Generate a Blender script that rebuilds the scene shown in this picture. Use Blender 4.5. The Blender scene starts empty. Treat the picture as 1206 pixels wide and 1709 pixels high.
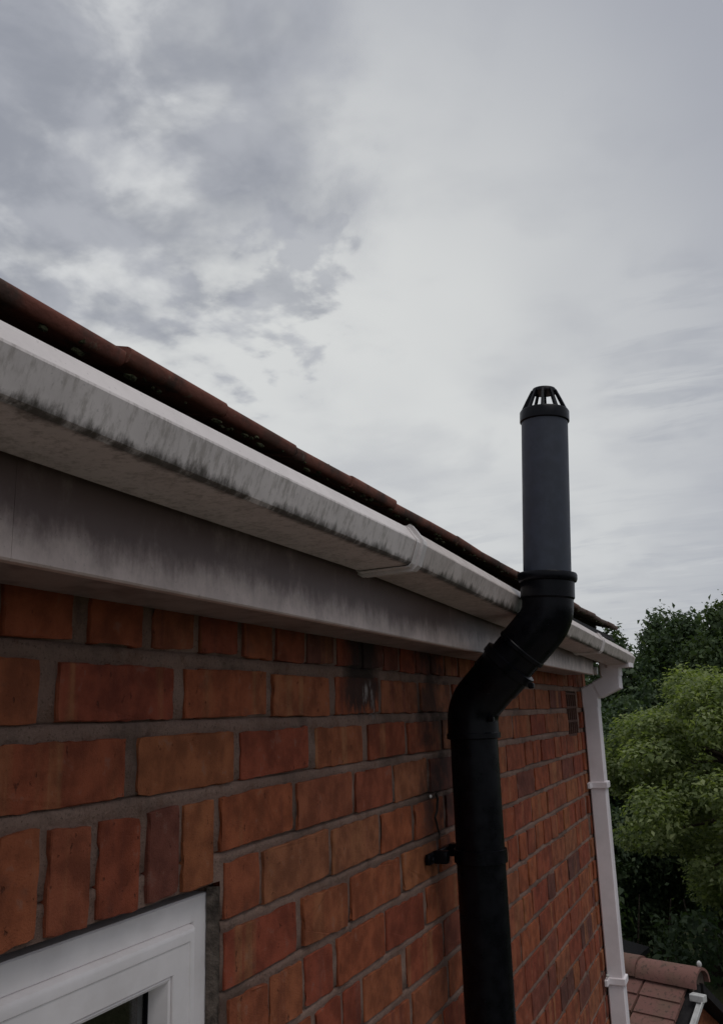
import bpy, bmesh, math, random
import numpy as np
from mathutils import Vector, Matrix, noise as mnoise
R = math.radians
S = bpy.context.scene
COL = S.collection
random.seed(7)

# ------------------------------------------------------------------ camera
CAMX, CAMZ = 0.66, 5.0
FW = Vector((-0.38772416, 0.89259051, 0.23011333))
RT = Vector((0.91386481, 0.40486166, -0.03062929))
UP = Vector((0.12050348, -0.19841676, 0.97268171))
cd = bpy.data.cameras.new('camera')
cam = bpy.data.objects.new('camera', cd)
COL.objects.link(cam)
m = Matrix((RT, UP, -FW)).transposed().to_4x4()
m.translation = Vector((CAMX, 0, CAMZ))
cam.matrix_world = m
cd.sensor_fit = 'VERTICAL'
cd.sensor_height = 36.0
cd.sensor_width = 36.0
cd.lens = 1427.6 / 1709 * 36.0
cd.clip_start = 0.02
cd.clip_end = 2000
S.camera = cam

# ------------------------------------------------------------------ view
S.view_settings.view_transform = 'Standard'
S.view_settings.look = 'None'
S.view_settings.gamma = 1.0
S.view_settings.exposure = 0.0
S.view_settings.use_curve_mapping = False

# ------------------------------------------------------------------ node helper
class NT:
    def __init__(s, tree):
        s.t = tree
        tree.nodes.clear()

    def n(s, typ, ins=None, **kw):
        nd = s.t.nodes.new(typ)
        for k, v in kw.items():
            setattr(nd, k, v)
        for k, v in (ins or {}).items():
            s.set(nd, k, v)
        return nd

    def set(s, nd, k, v):
        sock = nd.inputs[k]
        if hasattr(v, 'is_output') or isinstance(v, bpy.types.NodeSocket):
            s.t.links.new(v, sock)
        elif isinstance(v, bpy.types.Node):
            s.t.links.new(v.outputs[0], sock)
        else:
            sock.default_value = v

    def math(s, op, a, b=0.0, c=None, clamp=False):
        nd = s.n('ShaderNodeMath', operation=op, use_clamp=clamp)
        s.set(nd, 0, a); s.set(nd, 1, b)
        if c is not None:
            s.set(nd, 2, c)
        return nd.outputs[0]

    def vmath(s, op, a, b=None):
        nd = s.n('ShaderNodeVectorMath', operation=op)
        s.set(nd, 0, a)
        if b is not None:
            s.set(nd, 1, b)
        return nd.outputs['Value'] if op in ('DOT_PRODUCT', 'LENGTH', 'DISTANCE') else nd.outputs[0]

    def mapr(s, v, a, b, c=0.0, d=1.0, smooth=True):
        nd = s.n('ShaderNodeMapRange', interpolation_type='SMOOTHSTEP' if smooth else 'LINEAR')
        for k, x in zip(('Value', 'From Min', 'From Max', 'To Min', 'To Max'), (v, a, b, c, d)):
            s.set(nd, k, x)
        return nd.outputs[0]

    def noise(s, vec, scale, detail=4, rough=0.55, dist=0.0, out='Fac'):
        nd = s.n('ShaderNodeTexNoise', {'Vector': vec, 'Scale': scale, 'Detail': detail, 'Roughness': rough, 'Distortion': dist})
        return nd.outputs[out]

    def ramp(s, fac, stops, interp='LINEAR'):
        nd = s.n('ShaderNodeValToRGB', {'Fac': fac})
        cr = nd.color_ramp
        cr.interpolation = interp
        while len(cr.elements) < len(stops):
            cr.elements.new(0.5)
        for e, (p, c) in zip(cr.elements, stops):
            e.position = p
            e.color = (*c, 1) if len(c) == 3 else c
        return nd.outputs[0]

    def mix(s, fac, a, b, mode='MIX'):
        nd = s.n('ShaderNodeMix', data_type='RGBA', blend_type=mode)
        s.set(nd, 0, fac)
        for k, v in ((6, a), (7, b)):
            if isinstance(v, tuple):
                v = (*v, 1) if len(v) == 3 else v
            s.set(nd, k, v)
        return nd.outputs[2]

    def scale(s, vec, sc):
        nd = s.n('ShaderNodeMapping')
        s.set(nd, 'Vector', vec)
        nd.inputs['Scale'].default_value = sc
        return nd.outputs[0]

# ------------------------------------------------------------------ sky: closed cloud deck over a pale blue sky
FILL_DIR = Vector((0.36, -0.20, 0.91)).normalized()
w = bpy.data.worlds.new('World')
S.world = w
w.use_nodes = True
g = NT(w.node_tree)
tc = g.n('ShaderNodeTexCoord').outputs['Generated']
D = g.vmath('NORMALIZE', tc)
sky = g.n('ShaderNodeTexSky', sky_type='NISHITA', sun_disc=False)
sky.sun_elevation = math.asin(FILL_DIR.z)
sky.sun_rotation = math.atan2(FILL_DIR.x, FILL_DIR.y)
sep = g.n('ShaderNodeSeparateXYZ', {0: D})
zz = g.math('ADD', g.math('ABSOLUTE', sep.outputs[2]), 0.22)
px = g.math('DIVIDE', sep.outputs[0], zz)
py = g.math('DIVIDE', sep.outputs[1], zz)
P = g.n('ShaderNodeCombineXYZ', {0: px, 1: py, 2: 0.0}).outputs[0]
n_big = g.noise(P, 1.3, 3, 0.5, 0.3)
n_mid = g.noise(P, 3.6, 6, 0.52, 0.2)
n_fine = g.noise(P, 8.0, 6, 0.54, 0.3)
Pst = g.scale(P, (1.5, 6.0, 1.0))
n_st = g.noise(Pst, 2.2, 6, 0.6, 0.5)

def blob(direction, inner, outer, wob=0.10):
    c = g.vmath('DOT_PRODUCT', D, tuple(Vector(direction).normalized()))
    c = g.math('ADD', c, g.math('MULTIPLY', g.math('SUBTRACT', n_mid, 0.5), wob))
    c = g.math('ADD', c, g.math('MULTIPLY', g.math('SUBTRACT', n_fine, 0.5), wob * 0.35))
    return g.mapr(c, math.cos(R(outer)), math.cos(R(inner)))

# broad brightness of the deck: brightest where the cloud is thinner
sd = g.vmath('DOT_PRODUCT', D, tuple(Vector((-0.45, 0.84, 0.30)).normalized()))
glow = g.mapr(sd, 0.80, 0.998)
base = g.mix(glow, (0.415, 0.432, 0.480), (0.735, 0.745, 0.735))
base = g.mix(g.math('MULTIPLY', g.mapr(n_big, 0.40, 0.66), 0.28), base, (0.37, 0.385, 0.435))
base = g.mix(g.math('MULTIPLY', g.mapr(n_mid, 0.46, 0.66), 0.22), base, (0.39, 0.405, 0.45))
# thin streaks near the horizon
low = g.mapr(sep.outputs[2], 0.34, 0.04)
base = g.mix(g.math('MULTIPLY', g.math('MULTIPLY', g.mapr(n_st, 0.50, 0.66), low), 0.42), base, (0.40, 0.42, 0.47))
base = g.mix(g.math('MULTIPLY', g.math('MULTIPLY', g.mapr(n_st, 0.46, 0.36), low), 0.35), base, (0.66, 0.67, 0.68))
# ragged grey cloud bank
bank = blob((-0.62, 0.52, 0.60), 11, 22, 0.17)
bank = g.math('MAXIMUM', bank, blob((-0.60, 0.645, 0.49), 3, 12, 0.12))
bank = g.math('MAXIMUM', bank, blob((-0.53, 0.69, 0.50), 1, 9, 0.09))
bank = g.math('MAXIMUM', bank, blob((-0.66, 0.65, 0.40), 1, 8.5, 0.09))
bank = g.math('MAXIMUM', bank, g.math('MULTIPLY', blob((-0.445, 0.775, 0.45), 0.5, 5.0, 0.05), 0.75))
holes = g.mapr(n_mid, 0.33, 0.50)
dark = g.math('MULTIPLY', bank, g.math('ADD', g.math('MULTIPLY', holes, 0.75), 0.25))
shade = g.mix(g.mapr(n_fine, 0.35, 0.65), (0.285, 0.302, 0.350), (0.415, 0.43, 0.475))
# bright torn rims where the bank is thin
rim = g.math('MULTIPLY', g.math('MULTIPLY', bank, g.math('SUBTRACT', 1.0, holes)), g.mapr(n_fine, 0.42, 0.58))
col = g.mix(g.math('MULTIPLY', dark, 0.84), base, shade)
col = g.mix(g.math('MULTIPLY', rim, 0.85), col, (0.78, 0.79, 0.79))
# small grey wisps to the right
wisp = g.math('MULTIPLY', blob((-0.02, 0.925, 0.37), 0.5, 6, 0.012), g.mapr(n_st, 0.42, 0.60))
col = g.mix(g.math('MULTIPLY', wisp, 0.5), col, (0.36, 0.38, 0.43))
bg_cloud = g.n('ShaderNodeBackground', {'Color': col, 'Strength': 0.95})
bg_sky = g.n('ShaderNodeBackground', {'Color': sky.outputs[0], 'Strength': 0.10})
mixw = g.n('ShaderNodeMixShader', {0: 0.94, 1: bg_sky.outputs[0], 2: bg_cloud.outputs[0]})
g.n('ShaderNodeOutputWorld', {0: mixw.outputs[0]})

# ------------------------------------------------------------------ added soft fill lamp, high on the camera's side
sl = bpy.data.lights.new('soft_fill', 'SUN')
sl.energy = 0.92
sl.angle = R(40)
sl.color = (1.0, 0.96, 0.9)
so = bpy.data.objects.new('soft_fill', sl)
COL.objects.link(so)
so.rotation_euler = (-FILL_DIR).to_track_quat('-Z', 'Y').to_euler()

# ------------------------------------------------------------------ material helpers
def newmat(name):
    mt = bpy.data.materials.new(name)
    mt.use_nodes = True
    return mt, NT(mt.node_tree)

def finish(g, color, rough=0.6, bump=None, bstr=0.3, bdist=0.01, spec=0.5, metal=0.0, **extra):
    b = g.n('ShaderNodeBsdfPrincipled')
    if isinstance(color, tuple):
        color = (*color, 1)
    g.set(b, 'Base Color', color)
    g.set(b, 'Roughness', rough)
    g.set(b, 'Specular IOR Level', spec)
    g.set(b, 'Metallic', metal)
    for k, v in extra.items():
        g.set(b, k, v)
    if bump is not None:
        bn = g.n('ShaderNodeBump', {'Height': bump, 'Strength': bstr, 'Distance': bdist})
        g.set(b, 'Normal', bn.outputs[0])
    g.n('ShaderNodeOutputMaterial', {0: b.outputs[0]})

def pos(g):
    return g.n('ShaderNodeNewGeometry').outputs['Position']

def wall_stain(g, p, color):
    """dark run-off stains on the wall: below the eaves and beside the pipe"""
    s = g.n('ShaderNodeSeparateXYZ', {0: p})
    y, z = s.outputs[1], s.outputs[2]
    nz = g.noise(g.scale(p, (1, 1, 0.35)), 38, 5, 0.65)
    nz2 = g.noise(p, 14, 4, 0.6)
    yw = g.math('ADD', y, g.math('MULTIPLY', g.math('SUBTRACT', nz2, 0.5), 0.10))
    a = g.mapr(g.math('ABSOLUTE', g.math('SUBTRACT', yw, 1.50)), 0.105, 0.045)
    a = g.math('MULTIPLY', a, g.mapr(z, 4.975, 5.02))
    a = g.math('MULTIPLY', a, g.mapr(g.math('ADD', nz, g.math('MULTIPLY', g.mapr(z, 4.99, 5.12), 0.4)), 0.40, 0.54))
    b = g.mapr(g.math('ABSOLUTE', g.math('SUBTRACT', yw, 1.90)), 0.17, 0.05)
    b = g.math('MULTIPLY', b, g.mapr(nz2, 0.38, 0.58))
    b = g.math('MULTIPLY', b, g.mapr(z, 4.66, 4.78))
    b = g.math('MULTIPLY', b, 0.8)
    # white lime bloom in the run-off
    c = g.mapr(g.math('ABSOLUTE', g.math('SUBTRACT', yw, 1.525)), 0.05, 0.01)
    c = g.math('MULTIPLY', c, g.mapr(g.math('ABSOLUTE', g.math('SUBTRACT', z, 5.025)), 0.045, 0.02))
    c = g.math('MULTIPLY', c, g.mapr(nz, 0.50, 0.60))
    st = g.math('MAXIMUM', a, b)
    color = g.mix(g.math('MULTIPLY', st, 0.88), color, (0.022, 0.018, 0.017))
    color = g.mix(g.math('MULTIPLY', c, 0.6), color, (0.42, 0.38, 0.36))
    return color

def brick_mat(name, per_island):
    mt, g = newmat(name)
    p = pos(g)
    if per_island:
        rnd = g.n('ShaderNodeNewGeometry').outputs['Random Per Island']
    else:
        rnd = g.n('ShaderNodeObjectInfo').outputs['Random']
    off = g.n('ShaderNodeCombineXYZ', {0: g.math('MULTIPLY', rnd, 37.0), 1: g.math('MULTIPLY', rnd, 91.0), 2: g.math('MULTIPLY', rnd, 53.0)}).outputs[0]
    q = g.vmath('ADD', p, off)
    r2 = g.n('ShaderNodeTexWhiteNoise', {'W': g.math('MULTIPLY', rnd, 917.0)}, noise_dimensions='1D').outputs['Value']
    c1 = g.ramp(rnd, [(0.0, (0.268, 0.063, 0.029)), (0.14, (0.302, 0.088, 0.037)), (0.26, (0.228, 0.051, 0.027)), (0.38, (0.308, 0.107, 0.044)), (0.50, (0.257, 0.059, 0.030)), (0.62, (0.279, 0.104, 0.049)), (0.74, (0.245, 0.055, 0.029)), (0.84, (0.285, 0.081, 0.037)), (0.93, (0.199, 0.055, 0.034)), (0.975, (0.142, 0.051, 0.037)), (1.0, (0.125, 0.049, 0.037))])
    # upright kiln bands across the face
    band = g.noise(g.scale(q, (6, 15, 0.8)), 1.0, 4, 0.6)
    c2 = g.mix(g.mapr(band, 0.54, 0.66), c1, (0.302, 0.120, 0.054))
    c2 = g.mix(g.math('MULTIPLY', g.mapr(band, 0.42, 0.32), 0.75), c2, (0.163, 0.048, 0.032))
    use = g.mapr(r2, 0.12, 0.55)
    col = g.mix(g.math('MULTIPLY', use, 0.92), c1, c2)
    blot = g.noise(q, 24, 5, 0.6)
    col = g.mix(g.mapr(blot, 0.32, 0.68), g.mix(1.0, col, (0.68, 0.66, 0.66), 'MULTIPLY'), g.mix(1.0, col, (1.22, 1.26, 1.25), 'MULTIPLY'))
    fine = g.noise(q, 420, 4, 0.65)
    col = g.mix(g.mapr(fine, 0.62, 0.74), col, g.mix(1.0, col, (0.45, 0.40, 0.4), 'MULTIPLY'))
    pits = g.noise(g.scale(q, (1, 1, 0.6)), 120, 4, 0.6)
    pm = g.mapr(pits, 0.66, 0.72)
    col = g.mix(g.math('MULTIPLY', pm, 0.5), col, (0.055, 0.024, 0.018))
    crust = g.mapr(g.noise(q, 48, 4, 0.6), 0.60, 0.72)
    col = g.mix(g.math('MULTIPLY', crust, 0.35), col, (0.20, 0.14, 0.11))
    # soot that gathers on the arrises
    pt = g.n('ShaderNodeNewGeometry').outputs['Pointiness']
    col = wall_stain(g, p, col)
    h = g.math('ADD', g.math('MULTIPLY', blot, 0.12), g.math('MULTIPLY', fine, 0.35))
    h = g.math('SUBTRACT', h, g.math('MULTIPLY', pm, 0.7))
    smear = g.mapr(g.noise(p, 17, 6, 0.7), 0.58, 0.72)
    col = g.mix(g.math('MULTIPLY', smear, 0.32), col, (0.10, 0.062, 0.048))
    finish(g, col, 0.88, h, 0.85, 0.005, 0.25)
    return mt

M = {}
M['brick'] = brick_mat('brick', False)
M['brick_mass'] = brick_mat('brick_mass', True)

mt, g = newmat('mortar'); M['mortar'] = mt
p = pos(g)
n1 = g.noise(p, 9, 5, 0.6); n2 = g.noise(p, 260, 5, 0.75); n3 = g.noise(p, 32, 5, 0.65); n4 = g.noise(p, 4.5, 6, 0.7)
c = g.mix(g.mapr(n1, 0.35, 0.65), (0.25, 0.160, 0.126), (0.35, 0.232, 0.184))
c = g.mix(g.math('MULTIPLY', g.mapr(n3, 0.52, 0.68), 0.55), c, (0.20, 0.105, 0.070))
c = g.mix(g.mapr(n2, 0.54, 0.68), c, g.mix(1.0, c, (0.42, 0.40, 0.38), 'MULTIPLY'))
c = g.mix(g.mapr(n2, 0.40, 0.30), c, g.mix(1.0, c, (1.5, 1.5, 1.5), 'MULTIPLY'))
c = g.mix(g.math('MULTIPLY', g.mapr(n4, 0.46, 0.66), 0.7), c, (0.085, 0.058, 0.046))
c = wall_stain(g, p, c)
finish(g, c, 0.95, g.math('ADD', g.math('MULTIPLY', n2, 0.8), n3), 1.0, 0.005, 0.2)

def upvc(name, base, grime=0.0, dirt=(0.05, 0.042, 0.036), rough=0.42, runs=None, flecks=0.0):
    """weathered white plastic; runs = (z_full, z_clear, colour, lo, hi, kind, fall_start, fall)"""
    mt, g = newmat(name)
    geo = g.n('ShaderNodeNewGeometry')
    p = geo.outputs['Position']
    n1 = g.noise(p, 7, 5, 0.6)
    c = g.mix(g.mapr(n1, 0.3, 0.7), tuple(b * 0.88 for b in base), base)
    n3 = g.noise(p, 190, 3, 0.6)
    if flecks:
        c = g.mix(g.math('MULTIPLY', g.mapr(n3, 0.64, 0.72), flecks), c, tuple(b * 0.35 for b in base))
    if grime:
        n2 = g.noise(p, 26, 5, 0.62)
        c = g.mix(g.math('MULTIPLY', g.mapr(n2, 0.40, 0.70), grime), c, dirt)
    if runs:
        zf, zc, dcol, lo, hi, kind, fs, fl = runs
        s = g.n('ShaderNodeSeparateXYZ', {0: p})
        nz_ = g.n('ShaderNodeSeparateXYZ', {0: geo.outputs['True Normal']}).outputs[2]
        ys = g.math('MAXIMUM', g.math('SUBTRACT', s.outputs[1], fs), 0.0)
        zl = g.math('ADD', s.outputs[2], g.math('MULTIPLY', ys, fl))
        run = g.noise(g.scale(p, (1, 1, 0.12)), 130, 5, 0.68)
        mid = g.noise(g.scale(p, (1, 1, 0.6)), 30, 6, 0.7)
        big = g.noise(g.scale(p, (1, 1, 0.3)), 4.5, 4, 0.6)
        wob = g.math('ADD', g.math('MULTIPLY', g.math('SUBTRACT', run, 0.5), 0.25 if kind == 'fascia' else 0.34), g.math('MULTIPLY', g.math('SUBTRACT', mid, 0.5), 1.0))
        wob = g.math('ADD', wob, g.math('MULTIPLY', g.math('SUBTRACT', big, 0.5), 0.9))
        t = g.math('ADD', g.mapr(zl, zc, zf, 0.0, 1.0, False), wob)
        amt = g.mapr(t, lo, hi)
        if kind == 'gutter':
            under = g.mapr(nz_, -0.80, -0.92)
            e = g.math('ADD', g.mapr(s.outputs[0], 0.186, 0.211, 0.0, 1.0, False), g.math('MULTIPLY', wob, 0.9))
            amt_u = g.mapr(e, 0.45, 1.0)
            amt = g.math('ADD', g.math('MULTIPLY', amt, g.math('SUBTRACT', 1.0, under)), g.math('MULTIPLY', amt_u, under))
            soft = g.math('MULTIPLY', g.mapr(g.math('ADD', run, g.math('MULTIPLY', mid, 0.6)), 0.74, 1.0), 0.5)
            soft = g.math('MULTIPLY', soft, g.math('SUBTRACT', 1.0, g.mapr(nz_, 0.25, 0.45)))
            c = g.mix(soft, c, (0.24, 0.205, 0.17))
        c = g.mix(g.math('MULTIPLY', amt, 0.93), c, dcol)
    finish(g, c, rough, n3, 0.06, 0.002, 0.35)
    return mt

M['gutter'] = upvc('gutter_plastic', (0.80, 0.73, 0.70), 0.12, (0.2, 0.17, 0.15), runs=(5.2225, 5.258, (0.050, 0.040, 0.031), 0.66, 1.05, 'gutter', 1.235, 0.019), flecks=0.35)
M['gutter_far'] = upvc('gutter_plastic_dirtier', (0.66, 0.58, 0.54), 0.30, (0.20, 0.155, 0.125), runs=(5.2225, 5.254, (0.050, 0.040, 0.031), 0.60, 1.05, 'gutter', 1.235, 0.019), flecks=0.5)
M['gutter_clip'] = upvc('gutter_clip_plastic', (0.78, 0.73, 0.71), 0.22, (0.2, 0.17, 0.15))
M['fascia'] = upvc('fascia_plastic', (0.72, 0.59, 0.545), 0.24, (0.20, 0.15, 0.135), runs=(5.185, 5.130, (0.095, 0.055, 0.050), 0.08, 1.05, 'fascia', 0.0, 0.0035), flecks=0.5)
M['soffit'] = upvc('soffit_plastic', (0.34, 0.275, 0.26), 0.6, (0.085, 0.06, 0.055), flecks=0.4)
M['downpipe'] = upvc('downpipe_plastic', (0.90, 0.84, 0.86), 0.05, (0.3, 0.26, 0.24))
M['upvc_window'] = upvc('window_plastic', (0.88, 0.83, 0.82), 0.14, (0.52, 0.46, 0.42), 0.3)

def black(name, base, rough, spec=0.5):
    mt, g = newmat(name)
    p = pos(g)
    n = g.noise(p, 30, 5, 0.6); n2 = g.noise(g.scale(p, (1, 1, 0.12)), 60, 4, 0.6)
    c = g.mix(g.mapr(n, 0.35, 0.7), base, tuple(b * 1.5 + 0.002 for b in base))
    c = g.mix(g.math('MULTIPLY', g.mapr(n2, 0.6, 0.75), 0.12), c, tuple(b * 3 + .004 for b in base))
    finish(g, c, g.mapr(n, 0.3, 0.7, rough - 0.06, rough + 0.08), n, 0.03, 0.002, spec)
    return mt
M['black'] = black('black_plastic', (0.0022, 0.0024, 0.004), 0.30, 0.16)
M['pipe_grey'] = black('weathered_pipe_plastic', (0.023, 0.028, 0.042), 0.5, 0.5)

mt, g = newmat('roof_tile'); M['tile'] = mt
p = pos(g); rnd = g.n('ShaderNodeObjectInfo').outputs['Random']
n1 = g.noise(p, 16, 5, 0.62); n2 = g.noise(p, 70, 4, 0.6); n3 = g.noise(p, 7, 4, 0.6)
c = g.mix(rnd, (0.17, 0.062, 0.045), (0.23, 0.10, 0.072))
c = g.mix(g.mapr(n1, 0.46, 0.62), c, (0.085, 0.052, 0.042))
c = g.mix(g.math('MULTIPLY', g.mapr(n2, 0.60, 0.70), 0.55), c, (0.19, 0.17, 0.12))
c = g.mix(g.math('MULTIPLY', g.mapr(n3, 0.54, 0.66), 0.6), c, (0.055, 0.045, 0.035))
yy = g.n('ShaderNodeSeparateXYZ', {0: p}).outputs[1]
c = g.mix(g.math('MULTIPLY', g.mapr(g.math('ADD', yy, g.math('MULTIPLY', n3, 2.0)), 2.2, 4.4), 0.7), c, (0.15, 0.12, 0.10))
finish(g, c, 0.9, g.math('ADD', n1, n2), 0.5, 0.004, 0.2)

mt, g = newmat('outbuilding_tile'); M['tile_pink'] = mt
p = pos(g); rnd = g.n('ShaderNodeObjectInfo').outputs['Random']
n1 = g.noise(p, 6, 5, 0.62); n2 = g.noise(p, 40, 4, 0.6)
c = g.mix(rnd, (0.165, 0.080, 0.068), (0.225, 0.112, 0.092))
c = g.mix(g.math('MULTIPLY', g.mapr(n1, 0.42, 0.64), 0.7), c, (0.155, 0.100, 0.072))
c = g.mix(g.math('MULTIPLY', g.mapr(n2, 0.54, 0.66), 0.6), c, (0.045, 0.04, 0.032))
finish(g, c, 0.85, n2, 0.4, 0.006, 0.3)

def simple(name, a, b, scale=8, rough=0.85, bstr=0.3, bd=0.01):
    mt, g = newmat(name)
    p = pos(g)
    n = g.noise(p, scale, 5, 0.6)
    finish(g, g.mix(g.mapr(n, 0.3, 0.7), a, b), rough, n, bstr, bd, 0.3)
    return mt
M['felt'] = simple('roof_felt', (0.012, 0.011, 0.012), (0.022, 0.02, 0.02), 30)
M['air_brick'] = simple('air_brick_clay', (0.07, 0.03, 0.02), (0.11, 0.05, 0.035), 40)
M['moss'] = simple('moss', (0.03, 0.035, 0.012), (0.09, 0.085, 0.045), 120, 0.95, 0.8)
M['lime'] = simple('lime_speck', (0.55, 0.52, 0.48), (0.7, 0.68, 0.64), 60)
M['silicone'] = simple('old_sealant', (0.05, 0.040, 0.033), (0.17, 0.135, 0.11), 55, 0.9, 0.9)
M['plaster'] = simple('room_plaster', (0.3, 0.29, 0.28), (0.34, 0.33, 0.32), 3)
M['wood_dark'] = simple('dark_timber', (0.018, 0.014, 0.011), (0.045, 0.035, 0.028), 12)
M['wood_fence'] = simple('fence_timber', (0.035, 0.026, 0.019), (0.07, 0.052, 0.04), 14)
M['grey_sheet'] = simple('grey_sheet', (0.16, 0.165, 0.17), (0.24, 0.245, 0.25), 6, 0.5)
M['bark'] = simple('bark', (0.035, 0.027, 0.02), (0.08, 0.062, 0.045), 18, 0.95, 0.8, 0.03)
M['concrete'] = simple('roof_mortar', (0.07, 0.05, 0.04), (0.13, 0.10, 0.08), 25)
M['white_trim'] = upvc('white_trim', (0.62, 0.62, 0.60), 0.25)

mt, g = newmat('grass_ground'); M['lawn'] = mt
p = pos(g)
n1 = g.noise(p, 0.6, 6, 0.6); n2 = g.noise(p, 30, 4, 0.6)
c = g.mix(g.mapr(n1, 0.35, 0.65), (0.035, 0.052, 0.017), (0.06, 0.062, 0.028))
c = g.mix(g.mapr(n2, 0.4, 0.7), c, g.mix(1.0, c, (0.6, 0.6, 0.6), 'MULTIPLY'))
finish(g, c, 0.95, n2, 0.6, 0.03, 0.1)

mt, g = newmat('paving'); M['paving'] = mt
p = pos(g)
n1 = g.noise(p, 3, 6, 0.6)
finish(g, g.mix(g.mapr(n1, 0.35, 0.65), (0.19, 0.17, 0.15), (0.25, 0.225, 0.20)), 0.9, n1, 0.3, 0.01, 0.3)

mt, g = newmat('window_glass'); M['glass'] = mt
b = g.n('ShaderNodeBsdfPrincipled', {'Base Color': (0.9, 0.95, 0.95, 1), 'Roughness': 0.02, 'Transmission Weight': 1.0, 'IOR': 1.45})
g.n('ShaderNodeOutputMaterial', {0: b.outputs[0]})

def leafmat(name, a, b, c3, trans=0.35):
    mt, g = newmat(name)
    rnd = g.n('ShaderNodeNewGeometry').outputs['Random Per Island']
    p = pos(g)
    n = g.noise(p, 1.6, 3, 0.6)
    f = g.math('ADD', g.math('MULTIPLY', rnd, 0.55), g.math('MULTIPLY', n, 0.5))
    c = g.ramp(f, [(0.15, a), (0.55, b), (0.95, c3)])
    d = g.n('ShaderNodeBsdfPrincipled', {'Base Color': c, 'Roughness': 0.55, 'Specular IOR Level': 0.3})
    t = g.n('ShaderNodeBsdfTranslucent', {'Color': g.mix(1.0, c, (1.3, 1.4, 0.6), 'MULTIPLY')})
    mx = g.n('ShaderNodeMixShader', {0: trans, 1: d.outputs[0], 2: t.outputs[0]})
    g.n('ShaderNodeOutputMaterial', {0: mx.outputs[0]})
    return mt
M['leaf_light'] = leafmat('leaf_light', (0.09, 0.125, 0.048), (0.215, 0.265, 0.105), (0.40, 0.44, 0.22), 0.45)
M['leaf_dark'] = leafmat('leaf_dark', (0.034, 0.060, 0.030), (0.070, 0.106, 0.052), (0.12, 0.165, 0.08), 0.32)
M['leaf_mid'] = leafmat('leaf_mid', (0.042, 0.070, 0.031), (0.085, 0.125, 0.052), (0.145, 0.19, 0.08), 0.32)

# ------------------------------------------------------------------ object helpers
def link(o, parent=None):
    COL.objects.link(o)
    if parent is not None:
        o.parent = parent
    return o

def obj(name, verts, faces, mat, parent=None, smooth=False):
    me = bpy.data.meshes.new(name)
    me.from_pydata([tuple(v) for v in verts], [], faces)
    me.materials.append(M[mat] if isinstance(mat, str) else mat)
    if smooth:
        me.polygons.foreach_set('use_smooth', [True] * len(me.polygons))
    me.update()
    return link(bpy.data.objects.new(name, me), parent)

def from_bm(name, bm, mat, parent=None, smooth=False, angle=None):
    me = bpy.data.meshes.new(name)
    bmesh.ops.recalc_face_normals(bm, faces=bm.faces)
    bm.to_mesh(me); bm.free()
    me.materials.append(M[mat] if isinstance(mat, str) else mat)
    if smooth:
        me.polygons.foreach_set('use_smooth', [True] * len(me.polygons))
        if angle:
            try:
                me.set_sharp_from_angle(angle=R(angle))
            except Exception:
                pass
    return link(bpy.data.objects.new(name, me), parent)

def empty(name, label, cat, loc=(0, 0, 0), group=None):
    o = bpy.data.objects.new(name, None)
    o.location = loc
    link(o)
    tag(o, label, cat, group)
    return o

def tag(o, label, cat, group=None):
    o['label'] = label
    o['category'] = cat
    if group:
        o['group'] = group
    return o

def bbox(bm, x0, x1, y0, y1, z0, z1, bev=0.0):
    r = bmesh.ops.create_cube(bm, size=1.0)
    for v in r['verts']:
        v.co = Vector((x0 + (v.co.x + .5) * (x1 - x0), y0 + (v.co.y + .5) * (y1 - y0), z0 + (v.co.z + .5) * (z1 - z0)))
    if bev:
        es = set(e for v in r['verts'] for e in v.link_edges)
        bmesh.ops.bevel(bm, geom=list(es), offset=bev, segments=2, affect='EDGES', profile=0.5)

def box(name, x0, x1, y0, y1, z0, z1, mat, parent=None, bev=0.0):
    bm = bmesh.new()
    bbox(bm, x0, x1, y0, y1, z0, z1, bev)
    return from_bm(name, bm, mat, parent, bev > 0, 40)

def sweep(bm, pts, radii, n=32, caps=True, closed_profile=None):
    """tube through pts with a radius at each; pts a polyline of Vectors"""
    pts = [Vector(q) for q in pts]
    rings = []
    ref = Vector((0, 1, 0))
    for i, q in enumerate(pts):
        a = pts[max(i - 1, 0)]; b = pts[min(i + 1, len(pts) - 1)]
        t = (b - a)
        if t.length < 1e-7:
            t = pts[min(i + 2, len(pts) - 1)] - pts[max(i - 2, 0)]
        t.normalize()
        if abs(t.dot(ref)) > 0.95:
            ref = Vector((1, 0, 0))
        u = (ref - t * ref.dot(t)).normalized()
        v = t.cross(u)
        rings.append([bm.verts.new(q + (u * math.cos(2 * math.pi * k / n) + v * math.sin(2 * math.pi * k / n)) * radii[i]) for k in range(n)])
    for a, b in zip(rings, rings[1:]):
        for k in range(n):
            bm.faces.new((a[k], a[(k + 1) % n], b[(k + 1) % n], b[k]))
    if caps:
        bm.faces.new(rings[0][::-1]); bm.faces.new(rings[-1])

def tube(name, pts, radii, mat, parent, n=32, caps=True, k=1.0):
    bm = bmesh.new()
    radii = [r * k for r in radii]
    sweep(bm, pts, radii, n, caps)
    return from_bm(name, bm, mat, parent, True, 35)

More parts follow.
